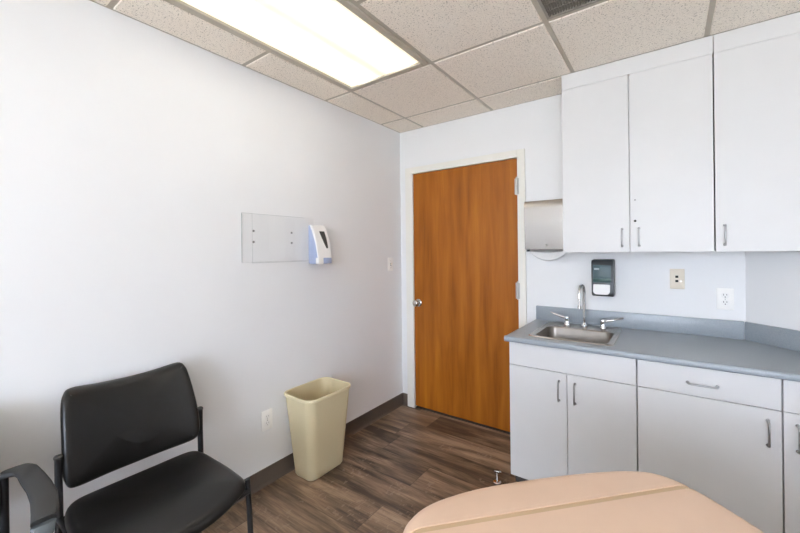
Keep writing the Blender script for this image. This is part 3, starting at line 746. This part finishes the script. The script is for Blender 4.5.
# ------------------------------------------------------------------ chairs (built about the seat centre line, facing +X)
CHX = -1.75
def make_chair(yc, label, arms):
    t = thing('guest_chair', label, 'chair', (-1.55, yc, 0), 'black guest chairs along the side wall')
    P = lambda x, y: (x, yc+y)
    seat_pts = [(-1.766, -.14), (-1.772, 0), (-1.766, .14), (-1.750, .208), (-1.700, .238), (-1.58, .249), (-1.45, .248), (-1.372, .241), (-1.335, .195), (-1.302, .10), (-1.292, 0)]
    seat_pts += [(x, -y) for x, y in seat_pts[-2:2:-1]]
    pts = smooth_closed([P(*p) for p in seat_pts][::-1], 4)
    bm = new(); pad(bm, pts, .428, .470, .028, crown=.014, rb=.010)
    for v in bm.verts:                        # waterfall front and a slight saddle
        f = (v.co.x+1.50)/.2
        if f > 0: v.co.z -= .012*f*f
        v.co.z += .010*min(1, max(0, (-1.60-v.co.x)/.15))
        v.co.z += -.006*math.cos(min(1, abs(v.co.y-yc)/.2)*PI/2)
    part('seat', bm, M['black_leather'], t, True)
    # backrest in its own (u, v) plane
    hw = .226
    bp = [(-.188, .355), (-.10, .342), (0, .335), (.10, .341), (.186, .357), (.209, .340), (.219, .295), (.230, .19), (.234, .10), (.228, .045), (.205, .018), (.13, .004), (0, -.004), (-.13, .004), (-.205, .018), (-.228, .045), (-.234, .10), (-.232, .19), (-.226, .295), (-.214, .340)]
    bp = smooth_closed(bp[::-1], 4)
    bm = new(); pad(bm, bp, 0, .045, .030, crown=.012, rb=.008)
    for v in bm.verts:
        u, vv, w_ = v.co
        x = -1.738-.085*vv/.35+w_-.068*(1-(u/.23)**2)+.010*math.sin(PI*vv/.35)
        v.co = Vector((x, yc+u, .508+vv*.985))
    part('backrest', bm, M['black_leather'], t, True)
    for s in (-1, 1):
        y = yc+s*.243
        bm = new(); tube(bm, smooth_open([(-1.745, y, .648), (-1.745, y, .55), (-1.742, y, .44), (-1.748, y, .25), (-1.775, y, .008)], 5), .0115, 14)
        part('rear_leg', bm, M['black_metal'], t, True)
        bm = new(); lathe(bm, [(.0118, -.004), (.0135, -.002), (.0135, .004), (.010, .008)], 14, Matrix.Translation((-1.745, y, .648))); part('post_cap', bm, M['black_plastic'], t, True)
        bm = new(); top = .462 if not arms else .60
        tube(bm, smooth_open([(-1.362, y, top), (-1.358, y, .40), (-1.345, y, .25), (-1.335, y, .008)], 5), .0105, 14)
        part('front_leg', bm, M['black_metal'], t, True)
        bm = new(); tube(bm, [(-1.740, y, .432), (-1.355, y, .432)], .0095, 12); part('side_rail', bm, M['black_metal'], t, True)
        for x in (-1.775, -1.335):
            bm = new(); lathe(bm, [(.014, 0), (.014, .010), (.012, .014)], 12, Matrix.Translation((x, y, 0.0003))); part('foot', bm, M['rubber'], t, True)
        if arms:
            bm = new(); rings = []
            pth = [(-1.752, .026, .656, .034, .009), (-1.727, .028, .658, .040, .011), (-1.706, .044, .660, .028, .011), (-1.68, .047, .660, .027, .011), (-1.62, .048, .661, .029, .011), (-1.55, .050, .661, .029, .011), (-1.47, .047, .660, .030, .011), (-1.41, .038, .656, .029, .011), (-1.372, .028, .646, .026, .010)]
            tan = []
            for i in range(len(pth)):
                a, b = pth[max(0, i-1)], pth[min(len(pth)-1, i+1)]; tan.append(Vector((b[0]-a[0], 0, b[2]-a[2])).normalized())
            for (x, dy, zz, w_, h_), tn in zip(pth, tan):
                nn = Vector((-tn.z, 0, tn.x)); c = Vector((x, y+s*dy, zz))
                rings.append([c+Vector((0, w_*math.copysign(abs(math.cos(a))**.6, math.cos(a)), 0))+nn*h_*math.copysign(abs(math.sin(a))**.6, math.sin(a)) for a in [2*PI*k/20 for k in range(20)]])
            loft(bm, rings); part('armrest', bm, M['black_plastic'], t, True)
            bm = new(); rings = []
            for x, dy, zz, w_, h_ in ((-1.366, .027, .641, .026, .010), (-1.348, .022, .622, .024, .011), (-1.342, .014, .60, .020, .012), (-1.344, .006, .57, .016, .013), (-1.350, 0, .545, .013, .013)):
                rings.append([Vector((x+h_*math.sin(a), y+s*dy+w_*math.cos(a), zz)) for a in [2*PI*k/16 for k in range(16)]])
            loft(bm, rings); part('arm_bracket', bm, M['grey_plastic'], t, True)
    bm = new(); tube(bm, [(-1.742, yc-.243, .425), (-1.742, yc+.243, .425)], .0095, 12); part('cross_rail', bm, M['black_metal'], t, True)
    bm = new(); tube(bm, [(-1.352, yc-.243, .418), (-1.352, yc+.243, .418)], .0095, 12); part('cross_rail', bm, M['black_metal'], t, True)
    return t
make_chair(.583, 'black padded armless chair against the side wall nearest the wastebasket', False)
make_chair(-.035, 'black chair with padded armrests next to the armless chair', True)

# ------------------------------------------------------------------ exam table
SA = math.atan2(.736, .677)                      # direction of the seam across the table
A0 = Vector((-.42, .613))                        # near end of the seam
sv = Vector((.677, .736)); av = Vector((.736, -.677))   # across, and along the table away from its rounded end
to = lambda s, a: A0+sv*s+av*a
TLEN = 1.50; ZT = .800; TW = .690
tc = to(.335, .65)
t = thing('exam_table', 'peach vinyl padded exam table with a rounded end and a tan seam', 'exam table', (tc.x, tc.y, 0))
end = [(-.030, .25), (-.030, .10), (-.028, .02), (-.018, -.036), (.02, -.078), (.08, -.106), (.17, -.124), (.27, -.130), (.38, -.130), (.49, -.124), (.58, -.112), (.645, -.090), (.685, -.045), (.703, .02), (.708, .10), (.708, .25)]
far = [(.708, TLEN-.10), (.69, TLEN-.03), (.63, TLEN), (.04, TLEN), (-.012, TLEN-.03), (-.030, TLEN-.10)]
mid = [(.708, .6), (.708, 1.0)]; mid2 = [(-.030, 1.0), (-.030, .6)]
sp = smooth_closed(end+mid+far+mid2, 4)
pts = [tuple(to(*p)) for p in sp]
area = sum(pts[i][0]*pts[(i+1) % len(pts)][1]-pts[(i+1) % len(pts)][0]*pts[i][1] for i in range(len(pts)))
if area < 0: pts = pts[::-1]
def tabletop(lo, hi, dz, name, mat, label=None):
    bm = new(); pad(bm, pts, .690, ZT, .045, crown=.003, rb=.02)
    bmesh.ops.recalc_face_normals(bm, faces=bm.faces)
    for a, sgn in ((lo, -1), (hi, 1)):
        if a is None: continue
        p = to(0, a); nrm = Vector((av.x, av.y, 0))*sgn
        g = bmesh.ops.bisect_plane(bm, geom=list(bm.verts)+list(bm.edges)+list(bm.faces), plane_co=(p.x, p.y, 0), plane_no=nrm, clear_outer=True)
        es = [e for e in g['geom_cut'] if isinstance(e, bmesh.types.BMEdge)]
        bmesh.ops.holes_fill(bm, edges=es)
    if dz:
        for v in bm.verts: v.co.z += dz
    return part(name, bm, mat, t, True, label)
tabletop(None, -.008, 0, 'end_cushion', M['peach'])
tabletop(.008, None, 0, 'cushion', M['peach'])
tabletop(-.0079, .0079, -.003, 'seam_piping', M['piping'], 'tan seam strip')
bm = new(); prism(bm, [tuple(to(*p)) for p in ((.02, 0.02), (.63, 0.02), (.63, TLEN-.06), (.02, TLEN-.06))], .655, .689, .006); part('top_frame', bm, M['table_base'], t)
bm = new(); prism(bm, [tuple(to(*p)) for p in ((.08, .14), (.57, .14), (.57, TLEN-.2), (.08, TLEN-.2))], .09, .654, .012); part('cabinet_base', bm, M['table_base'], t)
bm = new(); prism(bm, [tuple(to(*p)) for p in ((.11, .18), (.54, .18), (.54, TLEN-.24), (.11, TLEN-.24))], .0005, .0895); part('plinth', bm, M['kick'], t)
for k in range(3):
    bm = new(); z0 = .14+.17*k
    prism(bm, [tuple(to(*p)) for p in ((.064, .22), (.079, .22), (.079, TLEN-.3), (.064, TLEN-.3))], z0, z0+.155, .003); dr = part('drawer', bm, M['table_base'], t)
    bm = new(); prism(bm, [tuple(to(*p)) for p in ((.046, .55), (.0635, .55), (.0635, .75), (.046, .75))], z0+.12, z0+.132, .003); part('handle', bm, M['satin'], dr, top=t)

# ------------------------------------------------------------------ daylight outside the added window
w = bpy.data.worlds.new('World'); scene.world = w; w.use_nodes = True
wt = w.node_tree; bg_ = wt.nodes['Background']
wc = wt.nodes.new('ShaderNodeTexCoord'); ws = wt.nodes.new('ShaderNodeSeparateXYZ'); wt.links.new(wc.outputs['Generated'], ws.inputs[0])
wr = wt.nodes.new('ShaderNodeMapRange'); wr.inputs['From Min'].default_value = -.04; wr.inputs['From Max'].default_value = .04
wt.links.new(ws.outputs[2], wr.inputs['Value'])
wm = wt.nodes.new('ShaderNodeMix'); wm.data_type = 'RGBA'; wt.links.new(wr.outputs['Result'], wm.inputs[0])
UPLIGHT, SKY = (7.6, 8.1, 8.5), (7.0, 7.9, 9.5)          # glow added below the horizon to lift the ceiling, open sky above it
wm.inputs[6].default_value = (*UPLIGHT, 1); wm.inputs[7].default_value = (*SKY, 1)
wt.links.new(wm.outputs[2], bg_.inputs['Color']); bg_.inputs['Strength'].default_value = 1

# ------------------------------------------------------------------ camera
cd = bpy.data.cameras.new('camera'); cam = bpy.data.objects.new('camera', cd); COL.objects.link(cam)
cd.sensor_width = 36; cd.sensor_fit = 'HORIZONTAL'; cd.lens = FPX*36/800; cd.clip_start = .02
F = Vector((-math.sin(TH), math.cos(TH), 0)); R = Vector((math.cos(TH), math.sin(TH), 0)); U = Vector((0, 0, 1))
c_, s_ = math.cos(ROLL), math.sin(ROLL)
Rr_ = R*c_+U*s_; Ur_ = U*c_-R*s_          # image x and y axes after the roll
# image x = a cos - b sin with b = -f*z/depth (down); x axis in world = R cos + U sin ; up axis = U cos - R sin
mx = Matrix(((Rr_.x, Ur_.x, -F.x), (Rr_.y, Ur_.y, -F.y), (Rr_.z, Ur_.z, -F.z)))
cam.matrix_world = Matrix.Translation(CAM) @ mx.to_4x4()
cd.shift_y = -(266.5-HY)/800
scene.camera = cam
scene.cycles.transparent_max_bounces = 32
scene.cycles.diffuse_bounces = 8
scene.cycles.max_bounces = 16
scene.view_settings.view_transform = 'Standard'; scene.view_settings.look = 'None'
scene.view_settings.exposure = .87; scene.view_settings.gamma = 1; scene.view_settings.use_curve_mapping = False
